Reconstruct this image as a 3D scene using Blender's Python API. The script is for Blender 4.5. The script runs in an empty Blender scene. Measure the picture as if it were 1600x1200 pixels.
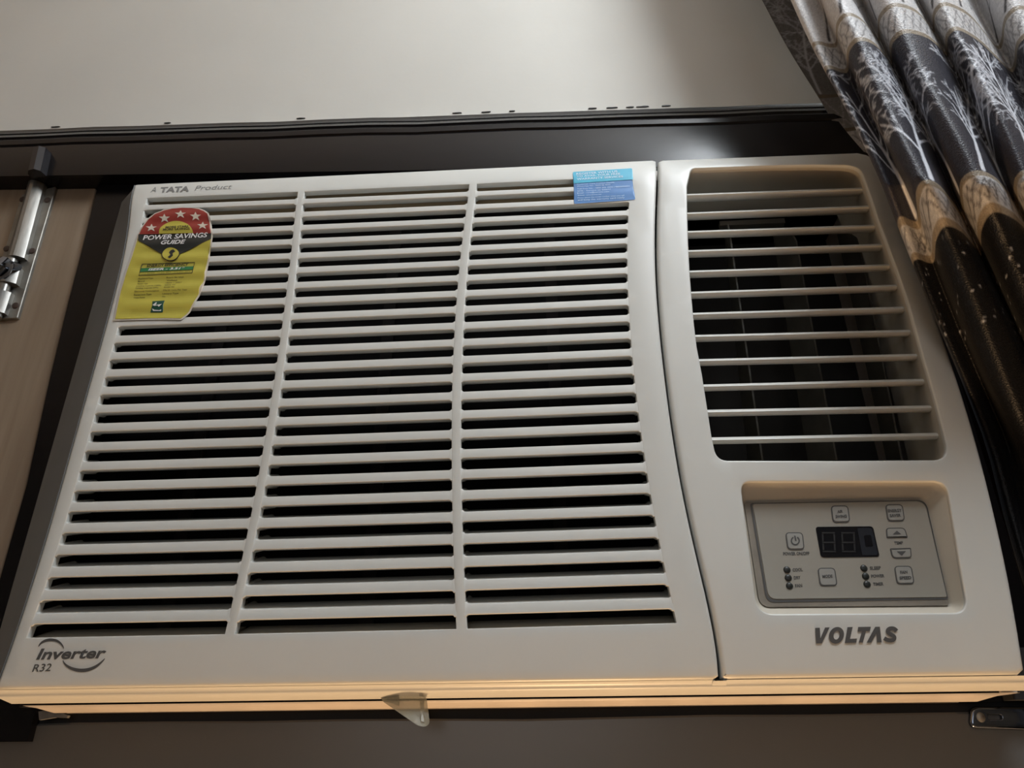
import bpy, math, random
import numpy as np
from mathutils import Vector, Matrix, geometry
random.seed(7); rng = np.random.default_rng(7)
S = bpy.context.scene
COL = S.collection
Z0 = 1.70                      # height of the air conditioner's lower edge above the floor

# ------------------------------------------------------------------ camera, world, lights, exposure
F = 1150.0
RM = np.array([[0.9981310137707082, 0.060474078231994015, -0.008795749601301507],
               [-0.03451395234927071, 0.4390763988033909, -0.8977865576555921],
               [-0.050430808463581056, 0.8964121830251061, 0.44034297051488547]])
CP = np.array([0.37250788171207627, -0.505154970393398, -0.03579396831355806])
cd = bpy.data.cameras.new('camera'); cam = bpy.data.objects.new('camera', cd); COL.objects.link(cam)
cd.sensor_width = 36; cd.lens = F / 1600 * 36; cd.clip_start = 0.02
cam.matrix_world = Matrix([[RM[0][i], -RM[1][i], -RM[2][i], (CP[i] + (Z0 if i == 2 else 0))] for i in range(3)] + [[0, 0, 0, 1]])
S.camera = cam
S.view_settings.view_transform = 'Standard'; S.view_settings.look = 'None'
S.view_settings.gamma = 1.0; S.view_settings.use_curve_mapping = False
S.view_settings.exposure = 0.0
w = bpy.data.worlds.new('world'); S.world = w; w.use_nodes = True
w.node_tree.nodes['Background'].inputs[0].default_value = (0.75, 0.85, 1.0, 1)
w.node_tree.nodes['Background'].inputs[1].default_value = 0.1

def lamp(name, kind, loc, target, energy, color, size=0.1, size_y=None):
    l = bpy.data.lights.new(name, kind); l.energy = energy; l.color = color
    if kind == 'AREA':
        l.size = size
        if size_y: l.shape = 'RECTANGLE'; l.size_y = size_y
    else:
        l.shadow_soft_size = size
    o = bpy.data.objects.new(name, l); COL.objects.link(o); o.location = loc
    if target is not None:
        o.rotation_euler = (Vector(target) - Vector(loc)).to_track_quat('-Z', 'Y').to_euler()
    return o
lamp('ceiling_lamp_light', 'POINT', (0.80, -0.48, 2.66), None, 25, (0.89, 0.95, 1.0), 0.17)
lamp('room_fill_light', 'AREA', (0.1, -3.05, 2.0), (0.6, 0, Z0 + 0.5), 6, (0.95, 0.97, 1.0), 1.3, 0.9)  # added fill that lifts the shadows; there is no window here
lamp('bedside_lamp_light', 'POINT', (0.40, -0.012, 0.75), None, 38, (1.0, 0.64, 0.34), 0.06)

# ------------------------------------------------------------------ helpers
def Yf(z):                     # depth of the gently bowed front of the air conditioner at local height z
    z = np.asarray(z, float)
    return np.where(z < .08, 0.6 * (.08 - z) ** 2, 0) + np.where(z > .40, 6 * (z - .40) ** 2, 0)
def at(uv, y=None):            # where the sight line through a spot of the photograph meets a real plane (y=...) or the bowed front
    uv = np.atleast_2d(np.asarray(uv, float))[:, :2]
    d = np.stack([(uv[:, 0] - 800) / F, (uv[:, 1] - 600) / F, np.ones(len(uv))], 1) @ RM
    yy = np.zeros(len(uv)) if y is None else np.full(len(uv), float(y))
    for _ in range(25):
        P = CP + d * ((yy - CP[1]) / d[:, 1])[:, None]
        if y is not None: break
        yy = Yf(P[:, 2])
    return P
def at1(u, v, y=None): return at([(u, v)], y)[0]

WL = {}
def link(o, parent=None):
    COL.objects.link(o)
    if parent is not None:
        o.parent = parent; o.location = Vector((0, 0, Z0)) - WL[parent]
    else:
        o.location = (0, 0, Z0)
    WL[o] = Vector((0, 0, Z0))
    return o
def tag(o, label=None, cat=None, group=None, kind=None):
    for k, v in (('label', label), ('category', cat), ('group', group), ('kind', kind)):
        if v: o[k] = v
    return o
def thing(name, loc, label=None, cat=None, group=None, kind=None):
    o = bpy.data.objects.new(name, None); COL.objects.link(o); o.location = loc; o.empty_display_size = .05
    WL[o] = Vector(loc); return tag(o, label, cat, group, kind)
def obj(name, V, Fc, m, parent=None, smooth=None, label=None, mi=None):
    me = bpy.data.meshes.new(name); me.from_pydata([tuple(map(float, v)) for v in V], [], [tuple(map(int, f)) for f in Fc])
    for x in (m if isinstance(m, (list, tuple)) else [m]): me.materials.append(x)
    if mi is not None: me.polygons.foreach_set('material_index', np.asarray(mi, dtype=np.int32))
    if smooth is not None:
        me.polygons.foreach_set('use_smooth', np.ones(len(me.polygons), bool))
        me.set_sharp_from_angle(angle=math.radians(smooth))
    me.update()
    o = bpy.data.objects.new(name, me); link(o, parent)
    if label: o['label'] = label
    return o
class MB:                      # collects simple solids into one mesh
    def __init__(s): s.V = []; s.F = []; s.M = []
    def add(s, V, Fc, m=0):
        n = len(s.V); s.V += [tuple(v) for v in V]; s.F += [tuple(i + n for i in f) for f in Fc]; s.M += [m] * len(Fc)
    def box(s, a, b, m=0):
        (x0, y0, z0), (x1, y1, z1) = a, b
        s.add([(x0, y0, z0), (x1, y0, z0), (x1, y1, z0), (x0, y1, z0), (x0, y0, z1), (x1, y0, z1), (x1, y1, z1), (x0, y1, z1)],
              [(0, 3, 2, 1), (4, 5, 6, 7), (0, 1, 5, 4), (1, 2, 6, 5), (2, 3, 7, 6), (3, 0, 4, 7)], m)
    def loft(s, rings, closed=True, caps=True, m=0):
        n = len(rings[0]); V = [p for r in rings for p in r]; Fc = []
        for i in range(len(rings) - 1):
            for j in range(n if closed else n - 1):
                k = (j + 1) % n
                Fc.append((i * n + j, i * n + k, (i + 1) * n + k, (i + 1) * n + j))
        if caps and closed:
            Fc.append(tuple(range(n))[::-1]); Fc.append(tuple((len(rings) - 1) * n + j for j in range(n)))
        s.add(V, Fc, m)
    def tube(s, path, r, n=8, m=0):
        path = [Vector(p) for p in path]; rings = []
        for i, p in enumerate(path):
            t = (path[min(i + 1, len(path) - 1)] - path[max(i - 1, 0)]).normalized()
            a = t.orthogonal().normalized(); b = t.cross(a)
            rr = r[i] if isinstance(r, (list, tuple)) else r
            rings.append([tuple(p + (a * math.cos(2 * math.pi * k / n) + b * math.sin(2 * math.pi * k / n)) * rr) for k in range(n)])
        s.loft(rings, m=m)
    def build(s, name, m, parent=None, smooth=None, label=None): return obj(name, s.V, s.F, m, parent, smooth, label, s.M)

def roundpoly(pts, k=5, m=1):  # corners (u, v, radius) become arcs, sides are cut into m pieces; keeps a fixed point count
    P = [np.array(p[:2], float) for p in pts]; R = [p[2] if len(p) > 2 else 0 for p in pts]; n = len(P); seq = []
    for i in range(n):
        a, b, c = P[i - 1], P[i], P[(i + 1) % n]
        if R[i] > 0:
            da = (a - b) / np.linalg.norm(a - b); dc = (c - b) / np.linalg.norm(c - b)
            ra = min(R[i], np.linalg.norm(a - b) * .49); rc = min(R[i], np.linalg.norm(c - b) * .49)
            p0, p2 = b + da * ra, b + dc * rc; q = b
            seq.append([(1 - t) ** 2 * p0 + 2 * t * (1 - t) * (q * .9 + (p0 + p2) * .05) + t * t * p2 for t in np.linspace(0, 1, k + 1)])
        else: seq.append([b])
    out = []
    for i in range(n):
        out += seq[i]; a = seq[i][-1]; b = seq[(i + 1) % n][0]
        for j in range(1, m): out.append(a + (b - a) * j / m)
    return np.array(out)
def area2(p): return 0.5 * np.sum(p[:, 0] * np.roll(p[:, 1], -1) - np.roll(p[:, 0], -1) * p[:, 1])
def offset(p, d):              # shift a loop towards its left side by d
    a = p - np.roll(p, 1, 0); b = np.roll(p, -1, 0) - p
    a /= np.linalg.norm(a, axis=1)[:, None] + 1e-12; b /= np.linalg.norm(b, axis=1)[:, None] + 1e-12
    na = np.stack([-a[:, 1], a[:, 0]], 1); nb = np.stack([-b[:, 1], b[:, 0]], 1)
    nn = na + nb; L = (nn ** 2).sum(1)
    return p + nn * (2 * d / np.maximum(L, 1.0))[:, None]
def inside(pts, poly):
    x, y = pts[:, 0], pts[:, 1]; c = np.zeros(len(pts), bool); j = len(poly) - 1
    for i in range(len(poly)):
        xi, yi = poly[i]; xj, yj = poly[j]
        if yi != yj: c ^= ((yi > y) != (yj > y)) & (x < (xj - xi) * (y - yi) / (yj - yi) + xi)
        j = i
    return c
def cdt(loops, grid):          # triangulate the area of loops[0] less the other loops, with inner points every `grid`
    pts = []; ed = []
    for L in loops:
        n = len(pts); pts += [tuple(p) for p in L]; ed += [(n + i, n + (i + 1) % len(L)) for i in range(len(L))]
    nb = len(pts)
    if grid:
        lo, hi = loops[0].min(0), loops[0].max(0)
        gx, gy = np.meshgrid(np.arange(lo[0] + grid / 2, hi[0], grid), np.arange(lo[1] + grid / 2, hi[1], grid))
        g = np.stack([gx.ravel(), gy.ravel()], 1); ok = inside(g, loops[0])
        for L in loops[1:]: ok &= ~inside(g, L)
        g = g[ok]; B = np.array(pts)
        if len(g):
            dmin = np.min(np.concatenate([np.linalg.norm(g[:, None, :] - B[None, i:i + 200], axis=2).min(1)[None] for i in range(0, nb, 200)]), 0)
            pts += [tuple(p) for p in g[dmin > grid * .45]]
    r = geometry.delaunay_2d_cdt([Vector(p) for p in pts], ed, [], 0, 1e-7)
    V = np.array([tuple(v) for v in r[0]]); T = np.array([f for f in r[2] if len(f) == 3])
    c = V[T].mean(1); ok = inside(c, loops[0])
    for L in loops[1:]: ok &= ~inside(c, L)
    T = T[ok]; mp = {}
    for i, o in enumerate(r[3]):
        for k in o: mp[k] = i
    ar = np.cross(V[T[:, 1]] - V[T[:, 0]], V[T[:, 2]] - V[T[:, 0]])
    T[ar < 0] = T[ar < 0][:, ::-1]
    return V, T, [mp[i] for i in range(nb)]
def plate(name, outer, holes, thick, ro, rh, yf, m, parent, grid=.008, smooth=35, hole_thick=None, label=None):
    """a moulded panel in (x,z) with rounded rims: outer loop and holes, front on the surface y = yf(x,z)"""
    outer = outer if area2(outer) > 0 else outer[::-1]
    holes = [h if area2(h) < 0 else h[::-1] for h in holes]
    loops = [(outer, ro, thick)] + [(h, rh, hole_thick or thick) for h in holes]
    ins = [offset(L, r) for L, r, _ in loops]
    V2, T, mp = cdt(ins, grid)
    V = [(x, float(yf(x, z)), z) for x, z in V2]; Fc = [tuple(t) for t in T]; n = 0
    for (L, r, th), I in zip(loops, ins):
        prev = [mp[n + i] for i in range(len(L))]; n += len(L)
        steps = [(r * (1 - math.sin(t)), r * (1 - math.cos(t))) for t in (math.pi / 6, math.pi / 3, math.pi / 2)] + [(0, th)]
        for dd, dy in steps:
            R = offset(L, dd) if dd > 1e-9 else L; s0 = len(V)
            V += [(x, float(yf(x, z)) + dy, z) for x, z in R]
            for i in range(len(L)):
                j = (i + 1) % len(L); Fc.append((prev[i], s0 + i, s0 + j, prev[j]))
            prev = [s0 + i for i in range(len(L))]
    return obj(name, V, Fc, m, parent, smooth, label)
def face_y(off=0.0): return lambda x, z: float(Yf(z)) + off
def decal(name, px, off, m, parent, grid=None, surf=None, thick=None, holes=(), label=None):
    """a flat printed or stuck-on patch lying on a surface; px is its outline in photograph points"""
    P = at(px, surf)[:, [0, 2]]
    if area2(P) < 0: P = P[::-1]
    H = []
    for h in holes:
        q = at(h, surf)[:, [0, 2]]; H.append(q if area2(q) < 0 else q[::-1])
    V2, T, mp = cdt([P] + H, grid)
    yf = off if callable(off) else (face_y(-off) if surf is None else (lambda x, z: surf - off))
    V = [(x, yf(x, z), z) for x, z in V2]; Fc = [tuple(t) for t in T]
    if thick:
        n = 0
        for L in [P] + H:
            pr = [mp[n + i] for i in range(len(L))]; n += len(L); s0 = len(V)
            V += [(V[i][0], V[i][1] + thick, V[i][2]) for i in pr]
            Fc += [(pr[i], s0 + i, s0 + (i + 1) % len(L), pr[(i + 1) % len(L)]) for i in range(len(L))]
    return obj(name, V, Fc, m, parent, None, label)
def prism(px, y0, y1, bev=0.0): # solid with its outline at plane y0, running back to y1
    P = at(px, y0)[:, [0, 2]]; P = P if area2(P) > 0 else P[::-1]
    rings = []
    if bev: rings.append([(x, y0, z) for x, z in offset(P, bev)]); rings.append([(x, y0 + bev, z) for x, z in P])
    else: rings.append([(x, y0, z) for x, z in P])
    rings.append([(x, y1, z) for x, z in P]); return rings
def text(s, bl, br, tl, off, m, parent, surf=None, bold=0.0, shear=0.0, name='lettering', reverse=False):
    """lettering printed on a surface: bl/br are the ends of its base line, tl the top of its first capital"""
    c = bpy.data.curves.new('lettering', 'FONT'); c.body = s; c.offset = bold; c.shear = shear; c.resolution_u = 3; c.size = 1
    t = bpy.data.objects.new('lettering', c); COL.objects.link(t)
    me = bpy.data.meshes.new_from_object(t.evaluated_get(bpy.context.evaluated_depsgraph_get()))
    bpy.data.objects.remove(t); bpy.data.curves.remove(c)
    n = len(me.vertices); co = np.empty(n * 3); me.vertices.foreach_get('co', co); co = co.reshape(-1, 3)
    x0, x1 = co[:, 0].min(), co[:, 0].max(); h = 0.729 if any(ch.isupper() or ch.isdigit() for ch in s) else .55
    bl, br, tl = (np.array(q, float) for q in (bl, br, tl))
    uv = bl + ((co[:, 0] - x0) / (x1 - x0))[:, None] * (br - bl) + (co[:, 1] / h)[:, None] * (tl - bl)
    P = at(uv, surf)
    if callable(off): P[:, 1] = [off(x, z) for x, z in P[:, [0, 2]]]
    else: P[:, 1] -= off
    me.vertices.foreach_set('co', P.ravel()); me.materials.clear(); me.materials.append(m); me.update()
    o = bpy.data.objects.new(name, me); link(o, parent); return o

# ------------------------------------------------------------------ materials
def mat(name, col, rough=.5, metal=0.0, noise=0.0, scale=20.0, bump=0.0, bscale=200.0, col2=None, spec=.5, stretch=None, coat=0.0):
    m = bpy.data.materials.new(name); m.use_nodes = True; nt = m.node_tree; b = nt.nodes['Principled BSDF']
    b.inputs['Base Color'].default_value = (*col, 1); b.inputs['Roughness'].default_value = rough; b.inputs['Metallic'].default_value = metal
    b.inputs['Specular IOR Level'].default_value = spec; b.inputs['Coat Weight'].default_value = coat
    tc = nt.nodes.new('ShaderNodeTexCoord'); mp = nt.nodes.new('ShaderNodeMapping')
    nt.links.new(tc.outputs['Object'], mp.inputs[0])
    if stretch: mp.inputs['Scale'].default_value = stretch
    if noise or col2:
        n = nt.nodes.new('ShaderNodeTexNoise'); n.inputs['Scale'].default_value = scale; n.inputs['Detail'].default_value = 5
        nt.links.new(mp.outputs[0], n.inputs['Vector'])
        r = nt.nodes.new('ShaderNodeValToRGB'); r.color_ramp.elements[0].position = .35; r.color_ramp.elements[1].position = .68
        c2 = col2 or tuple(c * (1 - noise) for c in col)
        r.color_ramp.elements[0].color = (*c2, 1); r.color_ramp.elements[1].color = (*col, 1)
        nt.links.new(n.outputs[0], r.inputs[0]); nt.links.new(r.outputs[0], b.inputs['Base Color'])
    if bump:
        n = nt.nodes.new('ShaderNodeTexNoise'); n.inputs['Scale'].default_value = bscale; n.inputs['Detail'].default_value = 3
        nt.links.new(mp.outputs[0], n.inputs['Vector'])
        bp = nt.nodes.new('ShaderNodeBump'); bp.inputs['Strength'].default_value = bump; bp.inputs['Distance'].default_value = .002
        nt.links.new(n.outputs[0], bp.inputs['Height']); nt.links.new(bp.outputs[0], b.inputs['Normal'])
    return m
WHITE = mat('white_plastic', (.63, .635, .605), .36, noise=.05, scale=9, spec=.5)
CREAM = mat('yellowed_plastic', (.58, .54, .46), .5, noise=.08, scale=14)
GREYTRIM = mat('grey_plastic', (.17, .18, .185), .5, noise=.1, scale=30)
DARK = mat('gap_shade_black', (.012, .012, .013), .8)  # black that stands in for shade in the gaps below the bezel
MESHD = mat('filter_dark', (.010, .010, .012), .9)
RIB = mat('filter_rib', (.022, .020, .022), .8)
DUCT = mat('duct_shaded', (.012, .011, .010), .7, noise=.3, scale=20)  # near black, puts the shade of the deep outlet into the colour
BLADE = mat('blade_dusty_shaded', (.085, .08, .066), .6, noise=.35, scale=25)  # mottled blades, colour darkened to carry the shade inside the outlet
METALW = mat('painted_steel', (.60, .54, .48), .45, noise=.15, scale=30)
WALL = mat('cream_wall', (.62, .605, .56), .75, noise=.06, scale=6, bump=.12, bscale=60)
PLASTER = mat('flaked_plaster', (.80, .80, .78), .9, noise=.2, scale=60)
SCRAP = mat('dirty_plaster', (.22, .22, .22), .9, noise=.3, scale=90)
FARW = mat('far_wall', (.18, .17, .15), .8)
BLACKP = mat('black_gloss_paint', (.005, .005, .007), .26, noise=.2, scale=15, bump=.12, bscale=45, spec=.35, stretch=(.25, 1, 1))
GREYP = mat('grey_gloss_paint', (.15, .15, .148), .30, noise=.2, scale=6, bump=.08, bscale=30, stretch=(.3, 1, 1))
MAROON = mat('maroon_paint', (.028, .011, .012), .4, noise=.2, scale=20)
WOOD = mat('pale_ply', (.30, .235, .17), .45, col2=(.25, .19, .135), scale=14, stretch=(9, 9, .5), bump=.04, bscale=60)
STEEL = mat('brushed_steel', (.36, .355, .335), .36, metal=.75, noise=.35, scale=90, stretch=(3, 3, .3))
STEELD = mat('dull_zinc', (.34, .33, .30), .45, metal=.7, noise=.3, scale=60)
CHROME = mat('chrome', (.22, .25, .31), .14, metal=1)
RUST = mat('rusty_screw', (.07, .045, .035), .6, noise=.3, scale=200)
BOLTBLK = mat('black_keeper', (.018, .018, .022), .25)
INK = mat('grey_ink', (.18, .185, .185), .5)
INKD = mat('dark_grey_ink', (.075, .075, .075), .5)
INKW = mat('white_ink', (.72, .72, .72), .5)
INKK = mat('black_ink', (.016, .02, .02), .4)
YEL = mat('label_yellow', (.52, .46, .07), .4, noise=.08, scale=40)
RED = mat('label_red', (.30, .035, .028), .35, noise=.12, scale=60)
GRN = mat('label_green', (.015, .16, .055), .4)
GRND = mat('label_dark_green', (.01, .075, .05), .4)
PAPER = mat('label_backing', (.62, .57, .49), .5)
CYAN = mat('sticker_cyan', (.05, .42, .62), .3, noise=.1, scale=50)
BLUE = mat('sticker_blue', (.10, .26, .58), .3, noise=.15, scale=50)
STKW = mat('sticker_print', (.55, .72, .85), .4)
PANEL = mat('control_film', (.34, .325, .285), .42, noise=.05, scale=20)
PANELB = mat('control_film_rim', (.27, .24, .20), .5, noise=.25, scale=40)
BTN = mat('button_film', (.32, .32, .30), .4)
GLASSK = mat('display_black', (.006, .007, .010), .18)
SEG = mat('display_segment', (.009, .009, .010), .5)

# ------------------------------------------------------------------ the setting
WY = .062                       # wall plane
def structure(name, mb, m, smooth=None):
    o = mb.build(name, m, None, smooth); o['kind'] = 'structure'; return o
zt = at1(600, 188, .05)[2]
X0, X1, YB, ZC = -1.7, 2.6, -3.2, 2.9 - Z0
mb = MB()
for a, b in (((X0, WY, .52), (X1, WY + .2, ZC)), ((X0, WY, -Z0), (X1, WY + .2, -.16)), ((X0, WY, -.16), (-.80, WY + .2, .52)), ((1.05, WY, -.16), (X1, WY + .2, .52))): mb.box(a, b)
wall = structure('wall_back', mb, WALL)
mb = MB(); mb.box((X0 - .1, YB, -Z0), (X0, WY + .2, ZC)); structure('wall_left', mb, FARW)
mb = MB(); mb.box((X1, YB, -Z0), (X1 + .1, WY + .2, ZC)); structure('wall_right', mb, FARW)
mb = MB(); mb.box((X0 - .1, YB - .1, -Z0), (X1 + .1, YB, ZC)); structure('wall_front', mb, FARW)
mb = MB(); mb.box((X0 - .1, YB - .1, ZC), (X1 + .1, WY + .2, ZC + .1)); structure('ceiling', mb, mat('ceiling_white', (.88, .875, .86), .8))
FLOORM = mat('floor_tiles', (.46, .35, .24), .4, noise=.1, scale=3)
mb = MB(); mb.box((X0 - .1, YB - .1, -Z0 - .1), (X1 + .1, WY + .2, -Z0)); structure('floor', mb, FLOORM)

# window frame that the air conditioner sits in
win = thing('window_1', (.33, WY, Z0 - .02), 'black painted wooden window frame around the air conditioner', None, None, 'structure')
def zlin(uv0, uv1, y):         # a nearly level edge of the frame: height as a function of x
    a, b = at1(*uv0, y), at1(*uv1, y); return lambda x: a[2] + (b[2] - a[2]) * (x - a[0]) / (b[0] - a[0])
ztop = zlin((0, 205), (1280, 163), .052); zlow = zlin((0, 292), (150, 290), .05)
prof = [(WY + .01, 0), (.052, 0), (.048, -.003), (.046, -.009), (.043, -.013), (.0445, -.0155), (.040, -.018), (.036, -.024), (.034, -.027), (.036, -.0295),
        (.0335, -.031), (.030, -.036), (.0295, -.042), (.031, -.0435), (.030, -.046), (.030, None), (WY + .01, None)]
rings = []
for x in np.linspace(-.80, 1.05, 38):
    jit = .0006 * math.sin(x * 43) + .0004 * math.sin(x * 97)
    rings.append([(x, y, (ztop(x) + d + jit if d is not None else zlow(x) - .004)) for y, d in prof])
mb = MB(); mb.loft(rings); mb.build('head_rail', BLACKP, win, 30)
gx = -.024
mb = MB()                       # black stile between shutter and air conditioner, and the filler behind its top edge
we = [(152, 290), (125, 400), (105, 475), (75, 600), (40, 760), (0, 900), (-30, 1015), (-50, 1100), (-65, 1160)]
P = at(we, .05); st = []
for p in P: st.append([(p[0] + .0035, .047, p[2]), (p[0] + .0045, .045, p[2]), (.0, .045, p[2]), (.0, .075, p[2]), (p[0] + .0035, .075, p[2])])
mb.loft(st); mb.build('stile', BLACKP, win, 30)
mb = MB(); mb.box((-.060, .0456, .42), (-.026, .08, zlow(0) - .003)); mb.box((-.026, .0456, .438), (.684, .08, zlow(0) - .003)); mb.box((.684, .0456, .30), (.80, .08, zlow(0) - .003)); mb.build('filler_board', BLACKP, win)
mb = MB()
r0 = []
for x in np.linspace(-.80, 1.05, 30):
    e = .0005 * math.sin(x * 31) + .0004 * math.sin(x * 83 + 1)
    r0.append([(x, .0510, -.30), (x, .0510, -.0203 + e), (x, .0522, -.0190 + e), (x, .09, -.0189 + e), (x, .09, -.30)])
mb.loft(r0); mb.build('bottom_rail', GREYP, win, 40)
mb = MB(); mb.box((.70, .042, -.30), (1.05, .09, .47)); mb.build('stile', MAROON, win, label='maroon stile behind the curtain')
mb = MB(); mb.box((-.80, .045, -.019), (-.74, .09, .485)); mb.build('stile', BLACKP, win)
# flaking plaster along the top of the frame
mb = MB(); xs = np.arange(-.05, .62, .0035); up = []; lo = []
for i, x in enumerate(xs):
    dens = .5 + .5 * math.sin(x * 9 + 1.2)
    hgt = max(0.0006, .0036 * dens * (0.35 + .65 * abs(math.sin(x * 61) * math.sin(x * 23 + .6))) + rng.uniform(-.0007, .0012))
    up.append((x, WY - .0012, ztop(x) + hgt)); lo.append((x, .0505, ztop(x) - .0012 * dens))
n = len(xs); V = up + lo + [(x, WY + .002, z) for x, y, z in up]; Fc = [(i + n, i + n + 1, i + 1, i) for i in range(n - 1)] + [(i, i + 1, i + 1 + 2 * n, i + 2 * n) for i in range(n - 1)]
pe = obj('plaster_edge', V, Fc, PLASTER, win, None, 'ragged white plaster edge')
mb = MB()
for u in (715, 760, 800, 925, 955, 985, 1005, 1040, 88, 262, 470):
    c = at1(u, 205 - u * .0345 - 3, WY)
    k = 7; a0 = rng.uniform(0, 6); L = rng.uniform(.002, .009); mb.loft([[(c[0] + L * math.cos(a0 + 6.283 * i / k) * rng.uniform(.6, 1), yy, c[2] + .0006 * rng.uniform(.4, 1.3) * math.sin(a0 + 6.283 * i / k)) for i in range(k)] for yy in (WY - .0012, WY + .002)])
mb.build('paint_chip', BLACKP, win, None, 'dark chips of old paint along the frame')

# ------------------------------------------------------------------ wooden shutter with tower bolt
sh = thing('window_shutter', (-.40, .06, Z0 - .018), 'pale plywood shutter with a tower bolt, left of the air conditioner', 'shutter')
wx = at(we, .05); wl = []
for i, p in enumerate(wx):
    r = .004 if i == 0 else 0
    ztp = p[2]
    wl.append((p[0], ztp))
tp = wl[0]
right = [(tp[0] - .006, zlow(tp[0]) - .0005), (tp[0] - .0015, tp[1] - .002), (tp[0], tp[1] - .007)] + wl[1:-1] + [(wl[-2][0], -.018)]
out = np.array([(-.735, zlow(-.735))] + right + [(-.735, -.018)])
plate('panel', out[::-1], [], .022, .0015, .001, lambda x, z: .05, WOOD, sh, grid=.03)

tb = thing('tower_bolt', tuple(at1(59, 288, .045) + np.array([0, 0, Z0 - .19])), 'steel tower bolt screwed upright on the pale plywood shutter', 'bolt')
YP = .0465
for r in [roundpoly([(34, 303, 3), (87.5, 291, 3), (26.7, 497, 2), (-10, 499, 3), (-22, 480)], 3)]:
    mb = MB(); mb.loft(prism(r, YP, .05, .0006)); mb.build('base_plate', STEELD, tb, 30)
def along(p0, p1, y0=YP): a, b = at1(*p0, y0), at1(*p1, y0); d = b - a; L = np.linalg.norm(d); d /= L; n = np.array([d[2], 0, -d[0]]); n = n if n[0] > 0 else -n; return a, d, n, L
def barrel(p0, p1, wd, hh, y0=YP):
    a, d, n, L = along(p0, p1, y0); o = np.array([0, -1, 0.]); mbb = MB(); rings = []
    sec = [(-wd, 0), (-wd * .98, hh * .45), (-wd * .55, hh * .85), (-wd * .2, hh), (wd * .2, hh), (wd * .6, hh * .8), (wd * .98, hh * .45), (wd, 0)]
    for t in (0, L): rings.append([a + d * t + n * sx + o * sy for sx, sy in sec])
    mbb.loft(rings); return mbb
barrel((62, 288), (29, 409), .0088, .0105).build('barrel', STEEL, tb, 20)
barrel((23, 424), (16, 449), .0088, .0105).build('barrel', STEEL, tb, 20)
barrel((9, 462), (-2, 494), .0088, .0105).build('barrel', STEEL, tb, 20)
a, d, n, L = along((67, 266), (-2, 500)); c0 = a + np.array([0, -.0045, 0])
mb = MB(); mb.tube([c0, c0 + d * L * .5, c0 + d * L], .0052, 14); mb.build('rod', STEEL, tb, 40)
a = at1(27, 417, YP - .006)
mb = MB(); q0 = a; q1 = at1(7, 413, YP - .024); q2 = at1(-2, 424, YP - .030)
mb.tube([q0, q0 * .4 + q1 * .6, q1, q2, at1(-8, 432, YP - .031)], [.0042, .0045, .0075, .0085, .004], 14); mb.build('knob', CHROME, tb, 50)
for u, v in ((73.5, 312), (49.5, 391.5), (23.5, 477), (35, 311), (10, 388)):
    c = at1(u, v, YP - .0008); mb = MB()
    mb.loft([[(c[0] + rr * math.cos(6.2832 * i / 10), yy, c[2] + rr * math.sin(6.2832 * i / 10)) for i in range(10)] for rr, yy in ((.0034, YP), (.0030, YP - .0010), (.0015, YP - .0014))])
    mb.build('screw', RUST, tb, 40)
mb = MB(); ka, kd, kn, kL = along((69, 241), (61, 277), .030)
ring = [(-.0075, .0), (-.0075, -.006), (-.004, -.0105), (.002, -.0115), (.0065, -.008), (.0075, 0)]
mb.loft([[ka + kd * t + kn * sx + np.array([0, sy, 0]) for sx, sy in ring] for t in (0, kL)]); mb.build('keeper', BOLTBLK, tb, 25, 'black painted keeper on the frame')

# ------------------------------------------------------------------ air conditioner
ac = thing('air_conditioner', (.33, .1, Z0 - .018), 'white window air conditioner with slotted front grille and control panel', 'air conditioner')
ZR = (0.22259589739493196, -0.015699699537666614, -2.281507713853756e-05, 1.1457274777682686e-06, -0.0028858755299991804, 0.0004633636986949006, -3.1475231057590154e-05, 0.014814803876500684)
def zrow(r, x):
    t = r - 13; return ZR[0] + ZR[1] * t + ZR[2] * t * t + ZR[3] * t ** 3 + x * (ZR[4] + ZR[5] * t + ZR[6] * t * t) + ZR[7] * x * x
CX = [[(-0.010998, 0.000433, 0.002027, 0.00074, 0.018098), (-0.001814, 0.001661, -0.006036, 0.000565, 0.157041)],
      [(-0.001946, 0.000884, -0.00576, 0.000811, 0.163502), (-0.000996, 0.00173, 0.010833, -5.4e-05, 0.297933)],
      [(7.1e-05, 0.000922, 0.0099, 0.000393, 0.305079), (0.001743, 0.001541, 0.013604, -0.001478, 0.437079)]]
def cx(c, s, z): return np.polyval(CX[c][s], (z - .22) / .2)
HS = .0087
ledge = [(208.6, 287), (209.5, 289), (208.7, 302.5), (202, 346), (187, 418), (176.5, 459), (157, 532), (130, 638.5), (105.5, 724), (79.6, 812), (48.5, 910), (21.5, 991), (-2, 1064)]
seam = [(1026.5, 252), (1028.0, 280), (1026.3, 310), (1025.2, 347.5), (1024.8, 385), (1025.8, 415), (1028.6, 458), (1030.8, 497.5), (1034.2, 535), (1038.3, 572.5), (1042.8, 610), (1047, 639), (1051.5, 670), (1057.2, 707.5), (1065, 748),
        (1071, 779.5), (1079.4, 819), (1087, 856), (1096, 895), (1105, 932.5), (1112.5, 965), (1117.5, 990), (1122, 1015), (1124.5, 1042), (1125, 1060)]
def smoothcurve(px, deg=6, n=40):      # one clean curve x(z) through measured points on the bowed front
    P = at(px); t = (P[:, 2] - .22) / .22; q = np.polyfit(t, P[:, 0], deg); return (lambda z: np.polyval(q, (z - .22) / .22))
lx = smoothcurve(ledge, 4); sx = smoothcurve(seam, 7)
top0 = zlin((208, 287), (1220, 241), .008); 
ZB = .0005
def side(fn, z0, z1, n): return [(float(fn(z)), z) for z in np.linspace(z0, z1, n)]
zl, zr_ = top0(-.01), top0(.47)
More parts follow.
